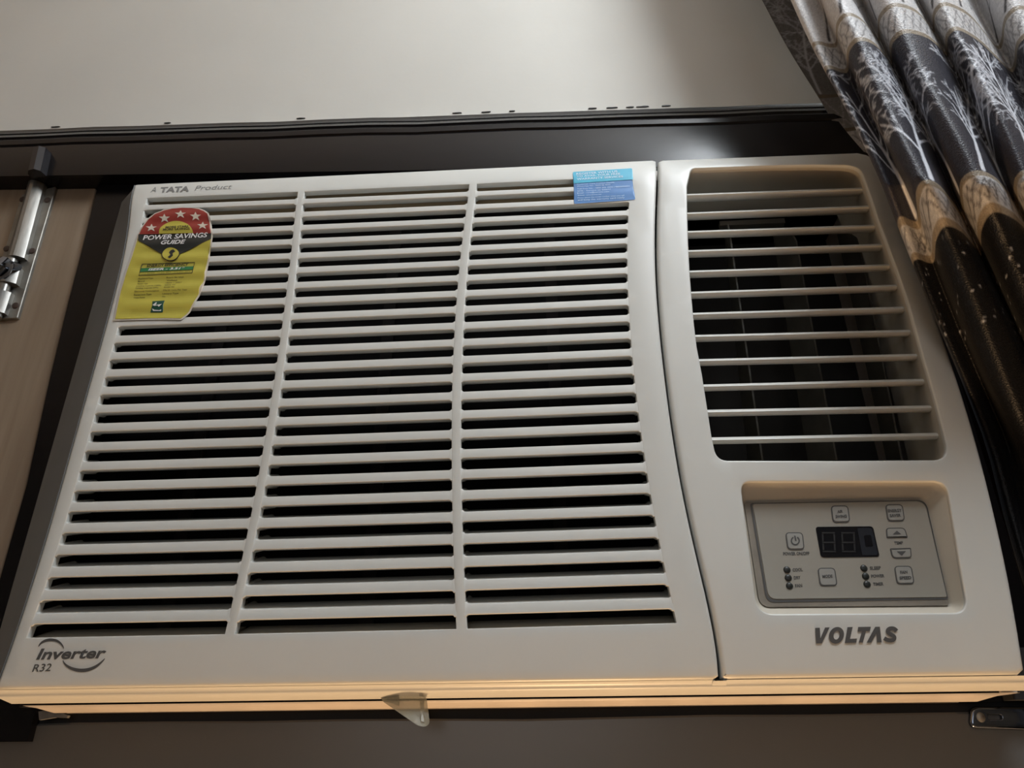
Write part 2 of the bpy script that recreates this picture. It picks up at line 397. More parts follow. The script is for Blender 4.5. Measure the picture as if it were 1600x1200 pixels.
outer = side(lambda z: lx(z), zl - .001, ZB + .002, 40) + [(x, ZB) for x in np.linspace(float(lx(ZB)) + .002, float(sx(ZB)) - .004, 40)] + side(lambda z: sx(z) - .0009, ZB + .002, zr_ - .002, 50) + \
        [(x, top0(x)) for x in np.linspace(.472, float(lx(zl)) + .003, 40)]
holes = []
for c in range(3):
    L = []
    for r in np.linspace(25, 1, 30):
        z = zrow(r, CX[c][0][4]); L.append((float(cx(c, 0, z)), z))
    R = []
    for r in np.linspace(1, 25, 30):
        z = zrow(r, CX[c][1][4]); R.append((float(cx(c, 1, z)), z))
    L[-1] = (L[-1][0], L[-1][1] + HS); R[0] = (R[0][0], R[0][1] + HS)
    tp_ = [(L[-1][0] + (R[0][0] - L[-1][0]) * t, L[-1][1] + (R[0][1] - L[-1][1]) * t) for t in np.linspace(0, 1, 12)[1:-1]]
    bt_ = [(R[-1][0] + (L[0][0] - R[-1][0]) * t, R[-1][1] + (L[0][1] - R[-1][1]) * t) for t in np.linspace(0, 1, 12)[1:-1]]
    holes.append(np.array(L + tp_ + R + bt_))
grille = plate('front_grille', np.array(outer), holes, .008, .0022, .0007, face_y(), WHITE, ac, grid=.010, hole_thick=.0058)
for c in range(3):
    for r in range(1, 25):
        xa = float(cx(c, 0, zrow(r, CX[c][0][4]) - .003)); xb = float(cx(c, 1, zrow(r, CX[c][1][4]) - .003))
        rings = []
        dq = .0075 + .0050 * min(1, max(0, (r - 9) / 5)) + .0125 * min(1, max(0, (r - 15) / 4)); rq = .0046 * dq / .0135
        for x, f in ((xa - .0012, .0015), (xa + .0004, .0012), (xa + .0010, .0004), (xa + .0020, 0), ((xa + xb) / 2, 0), (xb - .0020, 0), (xb - .0010, .0004), (xb - .0004, .0012), (xb + .0012, .0015)):
            ztp = zrow(r, x) + f; zbt = zrow(r + 1, x) + HS - f; y = float(Yf((ztp + zbt) / 2)) + .0001
            rings.append([(x, y, zbt + .0005), (x, y, ztp - .0008), (x, y + .0003, ztp - .0002), (x, y + .0009, ztp), (x, y + dq, ztp + rq), (x, y + dq, zbt + rq - .0012), (x, y + .0052, zbt + .0006), (x, y + .0004, zbt)])
        mb = MB(); mb.loft(rings); mb.build('slat', WHITE, grille, 30)
# inside, behind the grille
mb = MB()
for r in range(3):               # sloping ledge under the lowest slots
    xa, xb = float(cx(r, 0, .035)), float(cx(r, 1, .035)); z0 = zrow(25, xa); z1 = zrow(25, xb)
    mb.loft([[(x, .0125, z - .004), (x, .0050, z - .0003), (x, .0300, z + .0088), (x, .0300, z - .004)] for x, z in ((xa - .002, z0), (xb + .002, z1))])
mb.build('inner_ledge', CREAM, ac)
mb = MB(); mb.box((.005, .022, .406), (.458, .025, .428)); mb.build('inner_casing', mat('brown_casing', (.30, .22, .12), .6), ac)
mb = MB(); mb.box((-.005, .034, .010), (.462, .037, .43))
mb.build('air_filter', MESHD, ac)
mb = MB()
for x in (.085, .232, .372): mb.box((x, .0300, .02), (x + .010, .0335, .388))
mb.build('filter_frame', RIB, ac)
# grey flank and lower lip of the bezel
zz = np.linspace(ZB, zl - .0005, 40); rings = []
for z in zz:
    xo = -.0243 + (.012 * ((z - (zl - .011)) / .011) ** 2 if z > zl - .011 else 0)
    xi = float(lx(z)); yi = float(Yf(z)) + .0006; zo = z + (.0005 if z > .4 else 0)
    rings.append([(xi, yi + .001, z), (xi - .0005, yi, z), (xi + (xo - xi) * .3, yi + max(.02 - yi, .006) * .26, zo), (xi + (xo - xi) * .7, yi + max(.02 - yi, .006) * .66, zo), (xo, max(.020, yi + .006), zo), (xo - .0003, max(.0225, yi + .008), zo), (xo + .004, .048, zo)])
mb = MB(); mb.loft(rings, closed=False, caps=False); mb.build('side_trim', GREYTRIM, ac, 40)
YB = float(Yf(.0005))
lip = [(YB + a, b) for a, b in ((.0022, ZB - .0002), (.0042, -.0006), (.0057, -.0014), (.0063, -.0025))]
lip2 = [(YB + a, b) for a, b in ((.0064, -.0024), (.0067, -.0034), (.0077, -.0041), (.0205, -.0074), (.0212, -.0072))]
lip3 = [(YB + a, b) for a, b in ((.0220, -.0085), (.0225, -.0094), (.0235, -.0101), (.0365, -.0128), (.0375, -.0128))]
def strip(pr, x0a, x1a, x0b, x1b, n=24):
    return [[(x0a + (x0b - x0a) * k / (len(pr) - 1) + ((x1a + (x1b - x1a) * k / (len(pr) - 1)) - (x0a + (x0b - x0a) * k / (len(pr) - 1))) * t, y, z) for k, (y, z) in enumerate(pr)] for t in np.linspace(0, 1, n)]
mb = MB()
mb.loft(strip(lip, -.0095, .4715, -.012, .470), closed=False, caps=False); mb.loft(strip(lip, .4765, .672, .478, .676), closed=False, caps=False)
mb.loft(strip([(YB + .0015, -.0003), (YB + .0068, -.0028)], .47, .479, .47, .479, 2), closed=False, caps=False)
mb.build('bezel_lip', WHITE, ac, 40)
mb = MB(); mb.loft(strip(lip2, -.010, .680, -.002, .672), closed=False, caps=False); mb.build('bottom_bezel', WHITE, ac, 40)
mb = MB(); mb.box((-.006, .0355, -.0090), (.668, .060, -.0060)); mb.box((-.006, .0212, -.0030), (.668, .06, -.0005)); mb.box((-.02, .0525, -.0300), (.72, .056, -.0122)); mb.box((.668, .036, -.0122), (.72, .056, .02)); mb.box((.610, .0500, -.0125), (.72, .056, -.0080)); mb.build('lower_gap_shade', DARK, ac)  # dark boxes filling the gaps under the bezel as painted shade
mb = MB(); mb.loft(strip(lip3, .003, .668, .022, .640), closed=False, caps=False); mb.box((.02, .0505, -.0128), (.64, .40, -.010)); mb.build('base_tray', METALW, ac, 40)
mb = MB()
for a, b in (((-.020, .0225, .425), (.664, .40, .436)), ((-.020, .048, -.010), (-.008, .40, .43)), ((.660, .0325, -.008), (.670, .40, .43)), ((-.02, .40, -.012), (.670, .41, .436)), ((.458, .0300, .001), (.466, .40, .43)), ((-.008, .0360, -.0010), (.668, .40, .003))): mb.box(a, b)
mb.build('casing', METALW, ac)

# right-hand outlet panel
redge = [(1353, 238.5), (1366, 246), (1384, 300), (1417, 375), (1453, 460), (1498, 600), (1541, 750), (1580, 900), (1600, 1040), (1604, 1058)]
rx = smoothcurve(redge[1:], 4)
zr2 = at1(1345, 240)[2]
zt2 = zlin((1030, 249.3), (1345, 239.3), .008)
outer2 = side(lambda z: sx(z) + .0011, zt2(.478) - .0025, ZB + .001, 60) + [(x, ZB) for x in np.linspace(float(sx(ZB)) + .003, float(rx(ZB)) - .004, 20)] + side(lambda z: rx(z), ZB + .003, zr2 - .006, 40) + \
         [(float(rx(zr2)) - .003, zr2 - .001)] + [(x, zt2(x)) for x in np.linspace(float(rx(zr2)) - .010, .481, 20)]
lo_px = [(1080, 262.5, 6), (1195, 258.3), (1270, 256.8), (1342, 258, 22), (1352, 283), (1362, 311), (1370, 337), (1390, 390), (1405, 430), (1421, 478), (1432, 520), (1446, 569), (1459, 615), (1472, 664), (1484, 718, 24), (1307, 719.3), (1120.5, 719, 16), (1112.5, 683),
         (1105, 634), (1097, 583), (1089, 541), (1084.5, 503), (1081.5, 470), (1078.3, 430), (1075.6, 380), (1074.2, 330), (1073.7, 290)]
def hole_xz(px, k=6): P = at(roundpoly(px, k)); return P[:, [0, 2]]
rc_px = [(1157, 752.5, 16), (1479, 752, 20), (1513, 957, 22), (1184, 959, 24)]
rcl = roundpoly(rc_px, 8, 10)
rec_hole = at(rcl)[:, [0, 2]]
out_p = plate('outlet_panel', np.array(outer2), [hole_xz(lo_px), rec_hole], .010, .0030, .0012, face_y(.0004), WHITE, ac, grid=.008, hole_thick=.0035)
# funnel of the louvre opening
P = hole_xz(lo_px); n = len(P); mb = MB()
rings = []
for dy, ins, up in ((.003, .0, 0), (.012, -.0004, 0), (.034, .0, 0), (.06, .0, 0)):
    rings.append([(x, float(Yf(z)) + dy, z) for x, z in (offset(P if area2(P) > 0 else P[::-1], ins) if ins else (P if area2(P) > 0 else P[::-1]))])
mb.loft(rings, caps=False); mb.build('outlet_throat', CREAM, ac, 40)
mb = MB()
mb.box((.466, .125, .15), (.668, .13, .425)); mb.box((.466, .06, .15), (.47, .13, .425)); mb.box((.664, .06, .15), (.668, .13, .425)); mb.box((.466, .06, .425), (.668, .13, .43)); mb.box((.466, .06, .15), (.668, .13, .155))
mb.build('outlet_duct', DUCT, ac)
LV = [((1352.5, 296), (1075, 306)), ((1361, 324), (1075, 335)), ((1371, 354), (1076, 364)), ((1381, 384), (1077.5, 394)), ((1391, 416), (1080, 426)), ((1401, 448), (1082, 459)), ((1412.5, 482.5), (1085.5, 492)),
      ((1421, 518.7), (1089, 526.7)), ((1433, 556.4), (1094.4, 564.6)), ((1444.5, 595.7), (1101, 604.5)), ((1456.5, 637.5), (1108, 644.4)), ((1469, 680.7), (1119, 687.8))]
LVY = .009
for (pr, pl) in LV:
    a = at1(*pl, LVY); b = at1(*pr, LVY); d = (b - a); a = a - d / np.linalg.norm(d) * .006; b = b + d / np.linalg.norm(d) * .002
    ang = math.radians(14); sec = []
    for k in range(10):
        t = 2 * math.pi * k / 10; sy = .0062 * math.cos(t) + .0052; sz = .0025 * math.sin(t) * (1 - .3 * math.cos(t))
        sec.append((sy * math.cos(ang) - sz * math.sin(ang), sy * math.sin(ang) + sz * math.cos(ang)))
    mb = MB(); mb.loft([[(p[0], p[1] + sy * s, p[2] + sz * s) for sy, sz in sec] for p, s in ((a, .7), (a + (b - a) * .02, 1), (b - (b - a) * .012, 1), (b, .75))])
    mb.build('louver', WHITE, out_p, 50)
    c = b - (b - a) * .012; mb = MB(); mb.tube([(c[0], c[1] + .008, c[2] + .0005), (c[0] + .006, c[1] + .009, c[2] + .0005)], .0016, 8); mb.build('pivot', CREAM, out_p, 50)
# upright air guides behind the louvres
for (t1, b1, t2, b2) in (((1130, 352), (1168, 719), (1137, 350), (1190, 719)), ((1207, 362), (1262, 719), (1241, 366), (1306, 719)), ((1307, 362), (1385, 719), (1338, 364), (1408, 719)), ((1385, 400), (1440, 719), (1395, 402), (1448, 719))):
    ya, yb = .072, .040
    A = at([t1, b1], ya); B = at([t2, b2], yb); mb = MB()
    V = [A[0], B[0] + np.array([0, 0, -.004]), B[0] * .9 + A[0] * .1, B[1], A[1]]
    q = [A[0], A[0] * .12 + B[0] * .88, B[0] + (B[1] - B[0]) * .03, B[1], A[1]]
    mb.loft([[tuple(p + np.array([dx, 0, 0])) for p in q] for dx in (0, .0014)]); mb.build('air_guide', BLADE, out_p, 30)
mb = MB(); a, b = at([(1124, 349), (1226, 349)], .05); mb.box((a[0], .048, min(a[2], b[2]) - .0008), (b[0], .054, max(a[2], b[2]) + .001)); mb.build('guide_link', BLADE, out_p)

# control panel in its recess
PY = .0125
pl_px = [(1162.5, 784.8, 5), (1446, 779.5, 14), (1483.5, 946, 5), (1187.5, 948.5, 16)]
pl_loop = roundpoly(pl_px, 8, 10)
A = at(rcl); Bq = at(pl_loop, PY + .0015); A[:, 1] += .0036
mb = MB(); mb.loft([A, A * .97 + Bq * .03, A * .5 + Bq * .5 + np.array([0, .0012, 0]), Bq + np.array([0, .0006, 0])], caps=False); mb.build('control_recess', CREAM, ac, 45)
cp = decal('control_panel', pl_loop, 0, PANELB, ac, .02, PY, .002)
inn = roundpoly([(1176, 788, 4), (1444, 783.3, 13), (1479, 933, 3), (1201, 936, 12)], 5)
decal('film', inn, .0005, PANEL, cp, None, PY, .0006)
inl = roundpoly([(1171.5, 786.4, 4), (1446.5, 781.3, 14), (1481.3, 936.5, 3), (1197.5, 941.5, 13)], 5); inl2 = roundpoly([(1174.5, 787.5, 4), (1445, 782.6, 13), (1479.5, 934.2, 3), (1200, 938, 12)], 5)
decal('film_border', inl, .0003, INKD, cp, None, PY, None, [inl2])
def button(px, k=4, ink=1.6):
    P = roundpoly(px, k); c = P.mean(0); Q = P if area2(P) > 0 else P[::-1]
    inner = offset(Q, ink)
    X = at(Q, PY); Xi = at(inner, PY); n = len(X); Y1, Y2 = PY - .0009, PY - .0012
    V = [(p[0], PY - .0005, p[2]) for p in X] + [(p[0], Y1, p[2]) for p in X] + [(p[0], Y1, p[2]) for p in Xi] + [(p[0], Y2, p[2]) for p in at(offset(Q, ink + .5), PY)]
    Fc = []; mi = []
    for r_, m_ in ((0, 0), (1, 0), (2, 1)):
        for i in range(n): j = (i + 1) % n; Fc.append((r_ * n + i, r_ * n + j, (r_ + 1) * n + j, (r_ + 1) * n + i)); mi.append(m_)
    Fc.append(tuple(3 * n + i for i in range(n))); mi.append(1)
    return obj('button', V, Fc, [INKD, BTN], cp, None, None, mi)
def c6(x, y): return (1140 + x / 4, 740 + y / 4)
for pts in (((345, 369), (455, 369), (467, 478), (360, 478)), ((629, 202), (738, 201), (752, 307), (642, 309)), ((969, 194), (1078, 193), (1094, 299), (985, 301)),
            ((546, 591), (656, 590), (673, 703), (562, 705)), ((1024, 579), (1134, 578), (1154, 691), (1042, 693))):
    button([(*c6(*p), 6) for p in pts])
button([(*c6(973, 341), 5), (*c6(1092, 339), 6), (*c6(1111, 402), 1.5), (*c6(979, 404), 1.5)])
button([(*c6(999, 470), 1.5), (*c6(1130, 466), 1.5), (*c6(1136, 530), 5), (*c6(1014, 533), 6)])
dsp = decal('display', roundpoly([(*c6(535, 335), 4), (*c6(893, 331), 5), (*c6(935, 521), 4), (*c6(569, 526), 5)], 4), .0009, GLASSK, cp, None, PY, .0004)
def lin(a, b, t): return (a[0] + (b[0] - a[0]) * t, a[1] + (b[1] - a[1]) * t)
for x0, x1, xs_ in ((572, 655, 14), (693, 778, 14)):
    y0, ym, y1 = 368, 432, 494; s1 = lambda y, x: c6(x + (y - y0) * .05, y)
    for seg in ([(x0, y0), (x1, y0), (x1, y0 + 9), (x0, y0 + 9)], [(x0, ym - 4), (x1, ym - 4), (x1, ym + 5), (x0, ym + 5)], [(x0, y1 - 9), (x1, y1 - 9), (x1, y1), (x0, y1)],
                [(x0, y0 + 12), (x0 + 11, y0 + 12), (x0 + 11, ym - 7), (x0, ym - 7)], [(x1 - 11, y0 + 12), (x1, y0 + 12), (x1, ym - 7), (x1 - 11, ym - 7)],
                [(x0, ym + 8), (x0 + 11, ym + 8), (x0 + 11, y1 - 12), (x0, y1 - 12)], [(x1 - 11, ym + 8), (x1, ym + 8), (x1, y1 - 12), (x1 - 11, y1 - 12)]):
        decal('segment', [s1(y, x) for x, y in seg], .0011, SEG, cp, None, PY)
decal('sensor_window', roundpoly([(*c6(835, 388), 2), (*c6(880, 386), 2), (*c6(893, 458), 2), (*c6(846, 460), 2)], 3), .0011, GLASSK, cp, None, PY)
decal('display_filter', roundpoly([(*c6(795, 343), 2), (*c6(886, 341), 4), (*c6(926, 510), 4), (*c6(826, 513), 2)], 3), .0010, mat('display_filter', (.016, .02, .028), .3), cp, None, PY)
for x, y in ((357, 603), (365, 653), (373, 703), (837, 593), (848, 643), (857, 693)):
    u, v = c6(x, y); c = at1(u, v, PY); R_ = .0024; mb = MB()
    mb.loft([[(c[0] + r_ * math.cos(6.2832 * i / 16), PY - dy, c[2] + r_ * math.sin(6.2832 * i / 16)) for i in range(16)] for r_, dy in ((R_, .0004), (R_, .0008), (R_ * .75, .0013), (R_ * .3, .0015))])
    mb.build('indicator', INKK, cp, 50)
def cptext(s, x0, x1, yb, h, dy=-3, off=.0007, bold=.035):
    text(s, c6(x0, yb), c6(x1, yb + dy), c6(x0 - h * .12, yb - h), off, INKD, cp, PY, bold)
for s, x0, x1, yb, h in (('COOL', 393, 456, 613, 20), ('DRY', 401, 443, 662, 20), ('FAN', 409, 453, 712, 20), ('SLEEP', 875, 944, 602, 20), ('POWER', 883, 966, 652, 20), ('TIMER', 895, 961, 702, 20),
                         ('POWER ON/OFF', 334, 498, 512, 20), ('TEMP', 1027, 1082, 444, 18)): cptext(s, x0, x1, yb, h)
for s, x0, x1, yb, h in (('AIR', 670, 704, 250, 18), ('SWING', 659, 729, 281, 19), ('ENERGY', 985, 1072, 245, 19), ('SAVER', 997, 1066, 275, 19), ('MODE', 577, 640, 655, 19), ('FAN', 1062, 1107, 629, 19), ('SPEED', 1058, 1131, 664, 19)):
    cptext(s, x0, x1, yb, h, off=.0014)
decal('arrow', [c6(1014, 384), c6(1068, 382), c6(1040, 360)], .0014, INKD, cp, None, PY)
decal('arrow', [c6(1040, 489), c6(1097, 487), c6(1072, 516)], .0014, INKD, cp, None, PY)
pc = np.array(c6(407, 423))
def arc(c, r, a0, a1, n, sq=(1, 1)): return [(c[0] + r * sq[0] * math.cos(math.radians(a0 + (a1 - a0) * i / n)), c[1] - r * sq[1] * math.sin(math.radians(a0 + (a1 - a0) * i / n))) for i in range(n + 1)]
decal('power_symbol', arc(pc, 7.2, 62, -242, 22) + arc(pc, 5.0, -242, 62, 22), .0014, INKD, cp, None, PY)
decal('power_symbol', [pc + (-2.0, -8), pc + (.3, -8), pc + (2.2, .5), pc + (-.2, .5)], .0014, INKD, cp, None, PY)

# lettering on the front
text('A', (234.8, 301.0), (243.3, 300.6), (236.3, 292.4), .0002, INK, ac, None, -.004, .28)
text('TATA', (251.6, 300.7), (295.0, 298.8), (251.0, 292.8), .0002, INK, ac, None, .045, .25)
text('Product', (304.2, 297.6), (362.6, 295.0), (304.8, 290.2), .0002, INK, ac, None, -.004, .28)
text('Inverter', (56.5, 1030.2), (165.5, 1027.6), (58.5, 1013.2), .0002, INKD, ac, None, .03, .28)
text('R32', (50.2, 1049.8), (79.6, 1048.2), (51.8, 1037.6), .0002, INKD, ac, None, .008, .22)
def sw(pts, w): # a tapering brush stroke
    P = np.array(pts, float); t = np.linspace(0, 1, 24); u = np.linspace(0, 1, len(P)); C = np.stack([np.polyval(np.polyfit(u, P[:, i], min(4, len(P) - 1)), t) for i in (0, 1)], 1)
    d = np.gradient(C, axis=0); nn = np.stack([-d[:, 1], d[:, 0]], 1); nn /= np.linalg.norm(nn, axis=1)[:, None]; ww = (w * np.sin(np.pi * np.clip(t * .94 + .03, 0, 1)) ** .7)[:, None] / 2
    return np.concatenate([C + nn * ww, (C - nn * ww)[::-1]])
decal('swoosh', sw([(60.5, 1010.5), (68, 1002.5), (80, 999.7), (92, 1003), (100, 1013.5)], 4.4), .0002, INKD, ac)
decal('swoosh', sw([(98.5, 1032), (110, 1043.5), (129, 1047.5), (148, 1042.5), (164, 1029)], 5.4), .0002, INKD, ac)
def k8(x, y): return (1260 + x / 10, 960 + y / 10)
for L in ([(135, 212), (208, 208), (218, 372), (290, 205), (362, 203), (240, 452), (150, 456)], [(640, 200), (722, 197), (680, 383), (790, 377), (778, 442), (598, 448)],
          [(808, 197), (1006, 194), (992, 258), (930, 262), (880, 440), (815, 443), (866, 264), (798, 268)], [(1072, 195), (1146, 193), (1175, 437), (1102, 440), (1090, 300), (1012, 440), (938, 444)]):
    decal('letter', [k8(*p) for p in L], .0002, INKD, ac)
def ell(cx_, cy_, a, b, sh, n=28): return [k8(cx_ + a * math.cos(6.2832 * i / n) + sh * b * math.sin(6.2832 * i / n), cy_ - b * math.sin(6.2832 * i / n)) for i in range(n)]
decal('letter', ell(468, 328, 118, 131, .12), .0002, INKD, ac, None, None, None, [ell(470, 326, 46, 68, .14)])
sS = sw([k8(1388, 250), k8(1362, 222), k8(1310, 214), k8(1262, 240), k8(1270, 290), k8(1330, 318), k8(1378, 350), k8(1372, 400), k8(1320, 422), k8(1260, 415), k8(1218, 378)], 1)
def stroke(P, w):
    P = np.array(P, float); t = np.concatenate([[0], np.cumsum(np.linalg.norm(np.diff(P, axis=0), axis=1))]); tt = np.linspace(0, t[-1], 34); C = np.stack([np.interp(tt, t, P[:, i]) for i in (0, 1)], 1)
    for _ in range(3): C[1:-1] = (C[:-2] + 2 * C[1:-1] + C[2:]) / 4
    d = np.gradient(C, axis=0); nn = np.stack([-d[:, 1], d[:, 0]], 1); nn /= np.linalg.norm(nn, axis=1)[:, None]
    return np.concatenate([C + nn * w / 2, (C - nn * w / 2)[::-1]])
decal('letter', stroke([k8(1408, 262), k8(1380, 225), k8(1320, 215), k8(1268, 235), k8(1264, 280), k8(1320, 315), k8(1375, 345), k8(1378, 390), k8(1330, 410), k8(1262, 402), k8(1212, 372)], 6.4), .0002, INKD, ac)

# ------------------------------------------------------------------ energy label
def slat_phase(z): return ((z - (zrow(13, .06) - .0034)) / .01565)
def stick_y(off):
    def f(x, z):
        rp = .5 - .5 * math.cos(2 * math.pi * slat_phase(z)); k = min(1, max(0, (x - .014) / .012))
        return float(Yf(z)) - .0005 - off + .0011 * rp * k - .0003
    return f
lab = [(178.3, 501.8), (183.5, 475), (188.2, 454.5), (197, 425), (206.2, 398.5), (211, 383), (215.7, 368), (222, 355), (231.2, 342.4), (242, 333.6), (255.3, 327.3), (270, 323.8), (285.6, 322.6), (299, 323), (311.6, 325), (320, 328.8), (327, 334), (330.5, 350), (332.4, 368.3),
       (332.2, 377), (328, 405), (320.5, 440), (311.8, 462), (305, 475), (297, 488), (292, 494), (284.5, 500.6), (262, 500), (230, 500.2)]
el = decal('energy_label', lab, stick_y(0), PAPER, ac, .0018, None, None, (), 'yellow and red energy rating label')
def lab_in(d): P = np.array(lab); P = P if area2(P) > 0 else P[::-1]; return offset(P, d)
L2 = lab_in(2.3)
def clip(poly, keep):          # cut a polygon by the half plane keep(p) >= 0
    out = []; n = len(poly)
    for i in range(n):
        a, b = np.array(poly[i], float), np.array(poly[(i + 1) % n], float); ka, kb = keep(a), keep(b)
        if ka >= 0: out.append(a)
        if (ka >= 0) != (kb >= 0): out.append(a + (b - a) * ka / (ka - kb))
    return np.array(out)
ltop = lambda p: 367.8 - (p[0] - 216) * .0205 - p[1]        # above the black band
decal('red_field', clip(L2, ltop), stick_y(.0006), RED, el, .0018)
vl = lambda p: p[1] - (376.5 + (p[0] - 215) * .535); vr = lambda p: p[1] - (374.2 - (p[0] - 332) * .46)
yl1 = clip(L2, lambda p: p[1] - 373.0)
lowpts = [q for q in clip(L2, lambda p: p[1] - 374.6)]
low = clip(clip(L2, lambda p: -ltop(p)), lambda p: 1)
decal('yellow_field', low, stick_y(.0003), YEL, el, .0018)
band = np.array([(217.6, 367.8), (330.6, 365.2), (330.8, 374.6), (290, 394), (268, 404.5), (246, 393.4), (217.2, 377.2)])
decal('black_band', band, stick_y(.0009), INKK, el, .0018)
cc = (267.8, 398.3)
decal('seal', arc(cc, 14.3, 0, 350, 28, (1.0, .78)), stick_y(.0011), INKK, el, .0018)
decal('seal', arc(cc, 13.0, 0, 350, 28, (1.0, .78)), stick_y(.0013), YEL, el, .0018)
decal('seal_figure', [(268, 392), (272, 391), (275, 394), (271, 397), (272, 402), (267, 406), (264, 404), (268, 400), (265, 396)], stick_y(.0015), INKK, el)
decal('half_sun', [(249.6, 366.4)] + arc((276, 366), 26.5, 177, 3, 22, (1, .76)) + [(302.6, 364.9)], stick_y(.0009), YEL, el, .0018)
for u, v in ((237.6, 357.4), (258, 342.4), (283.2, 336.2), (306.6, 339.4), (317.6, 353.8)):
    decal('star', [(u + (9.2 if i % 2 == 0 else 3.7) * math.cos(math.radians(90 - 36 * i)), v - (6.9 if i % 2 == 0 else 2.8) * math.sin(math.radians(90 - 36 * i)) ) for i in range(10)], stick_y(.0009), PAPER, el)
LY = stick_y(.0012)
text('POWER SAVINGS', (224.5, 376.4), (324.3, 371.6), (225.6, 368.9), LY, INKW, el, None, .02, .15)
text('GUIDE', (252.6, 383.8), (290.4, 382.4), (254.0, 377.2), LY, INKW, el, None, .03, .2)
text('MORE STARS', (260.2, 358.6), (296, 356.8), (260.3, 355.2), stick_y(.0012), INKK, el, None, .02)
text('MORE SAVINGS', (256.2, 362.2), (298, 360.6), (256.3, 358.9), stick_y(.0012), INKK, el, None, .02)
def e3(x, y): return (180 + x / 10.667, 400 + y / 10.667)
decal('label_box', [e3(*p) for p in ((402, 342), (452, 140), (1334, 108), (1296, 300))], stick_y(.0006), INKK, el, .0018, None, None, [[e3(*p) for p in ((412, 332), (460, 148), (1324, 117), (1288, 292))]])
decal('green_bar', [e3(*p) for p in ((422, 280), (440, 210), (1318, 176), (1302, 240))], stick_y(.0008), GRN, el, .0018)
text('ENERGY EFFICIENCY', e3(534, 190), e3(1228, 164), e3(540, 150), stick_y(.0010), INKK, el, None, .025, .15)
text('ISEER - 3.51*', e3(560, 258), e3(1165, 235), e3(566, 215), stick_y(.0010), INKW, el, None, .03, .2)
text('Label Period : 1st July 2021 - 31st Dec 2023', e3(440, 322), e3(1262, 286), e3(442, 300), stick_y(.0010), INKK, el)
for a, b, x0, x1, y in (('Appliance/Type', 'Room Air Unit', 392, 640, 396), ('Brand', 'Voltas', 386, 490, 438), ('Model / Year', '183V / 2021', 378, 550, 480), ('Cooling Capacity (100%)', '5050 W', 362, 770, 522), ('Cooling Capacity (50%)', '2530 W', 350, 730, 562),
                        ('Electricity Consumption', '776.05 Units Per Year', 336, 740, 614), ('Equipment Type', 'Unitary Type', 322, 610, 664), ('Heat Pump', 'No', 318, 500, 708)):
    sl = -.035 * (x1 - x0); text(a, e3(x0, y), e3(x1, y + sl), e3(x0 + 2, y - 24), stick_y(.0006), INKK, el)
    xv = x0 + 470; wv = {'No': 50}.get(b, 90 + 15 * len(b)); text(b, e3(xv, y - 17), e3(xv + wv, y - 17 - .035 * wv), e3(xv + 2, y - 41), stick_y(.0006), INKK, el)
decal('emblem', [e3(*p) for p in ((590, 945), (632, 765), (832, 750), (796, 942))], stick_y(.0006), GRND, el, .0018)
decal('emblem_mark', [e3(*p) for p in ((640, 835), (700, 785), (712, 800), (690, 835), (800, 815), (740, 862), (720, 840), (668, 850))], stick_y(.0010), INKW, el)
decal('emblem_mark', [e3(*p) for p in ((625, 885), (660, 905), (740, 912), (778, 900), (770, 925), (640, 925))], stick_y(.0010), INKW, el)
# blue service sticker
sb = decal('service_sticker', roundpoly([(895, 269.6, 2), (987.6, 263.8, 2), (992.6, 312.2, 2), (897, 319.2, 3)], 3), stick_y(-.0001) if False else (lambda x, z: float(Yf(z)) - .0006 + .0003 * (.5 - .5 * math.cos(2 * math.pi * slat_phase(z - .002)))), BLUE, ac, .0018, None, None, (), 'blue service sticker')
sy = lambda o: (lambda x, z: float(Yf(z)) - .0006 - o + .0003 * (.5 - .5 * math.cos(2 * math.pi * slat_phase(z - .002))))
decal('cyan_field', roundpoly([(895, 269.6, 2), (987.6, 263.8, 2), (989.4, 281.5), (896.2, 287.5)], 3), sy(.0003), CYAN, sb, .0018)
def s4(x, y): return (890 + x / 14.545, 260 + y / 14.545)
for s, x0, x1, y, h in (('REGISTER WITH US', 155, 1090, 205, 44), ('TO AVAIL YOUR FREE', 160, 1150, 262, 44), ('WARRANTY SERVICES', 165, 1215, 330, 46)):
    text(s, s4(x0, y), s4(x1, y - (x1 - x0) * .062), s4(x0 - 6, y - h), sy(.0005), STKW, sb, None, .02)
for s, x0, x1, y in (('Customer Care Contact Details', 168, 1015, 438), ('WhatsApp No : 9650 56 4555', 168, 925, 482), ('Toll Free No : 1800 425 4555 | 9650694555', 172, 1370, 540), ('SMS : Service to 56677', 176, 935, 592), ('Email : care@service.com', 178, 895, 640), ('Website : www.service.com', 180, 720, 692),
                     ('Please quote the model number when you call', 184, 1240, 745), ('and keep the warranty card ready', 188, 1250, 795)):
    text(s, s4(x0, y), s4(x1, y - (x1 - x0) * .055), s4(x0 - 3, y - 28), sy(.0005), STKW, sb)

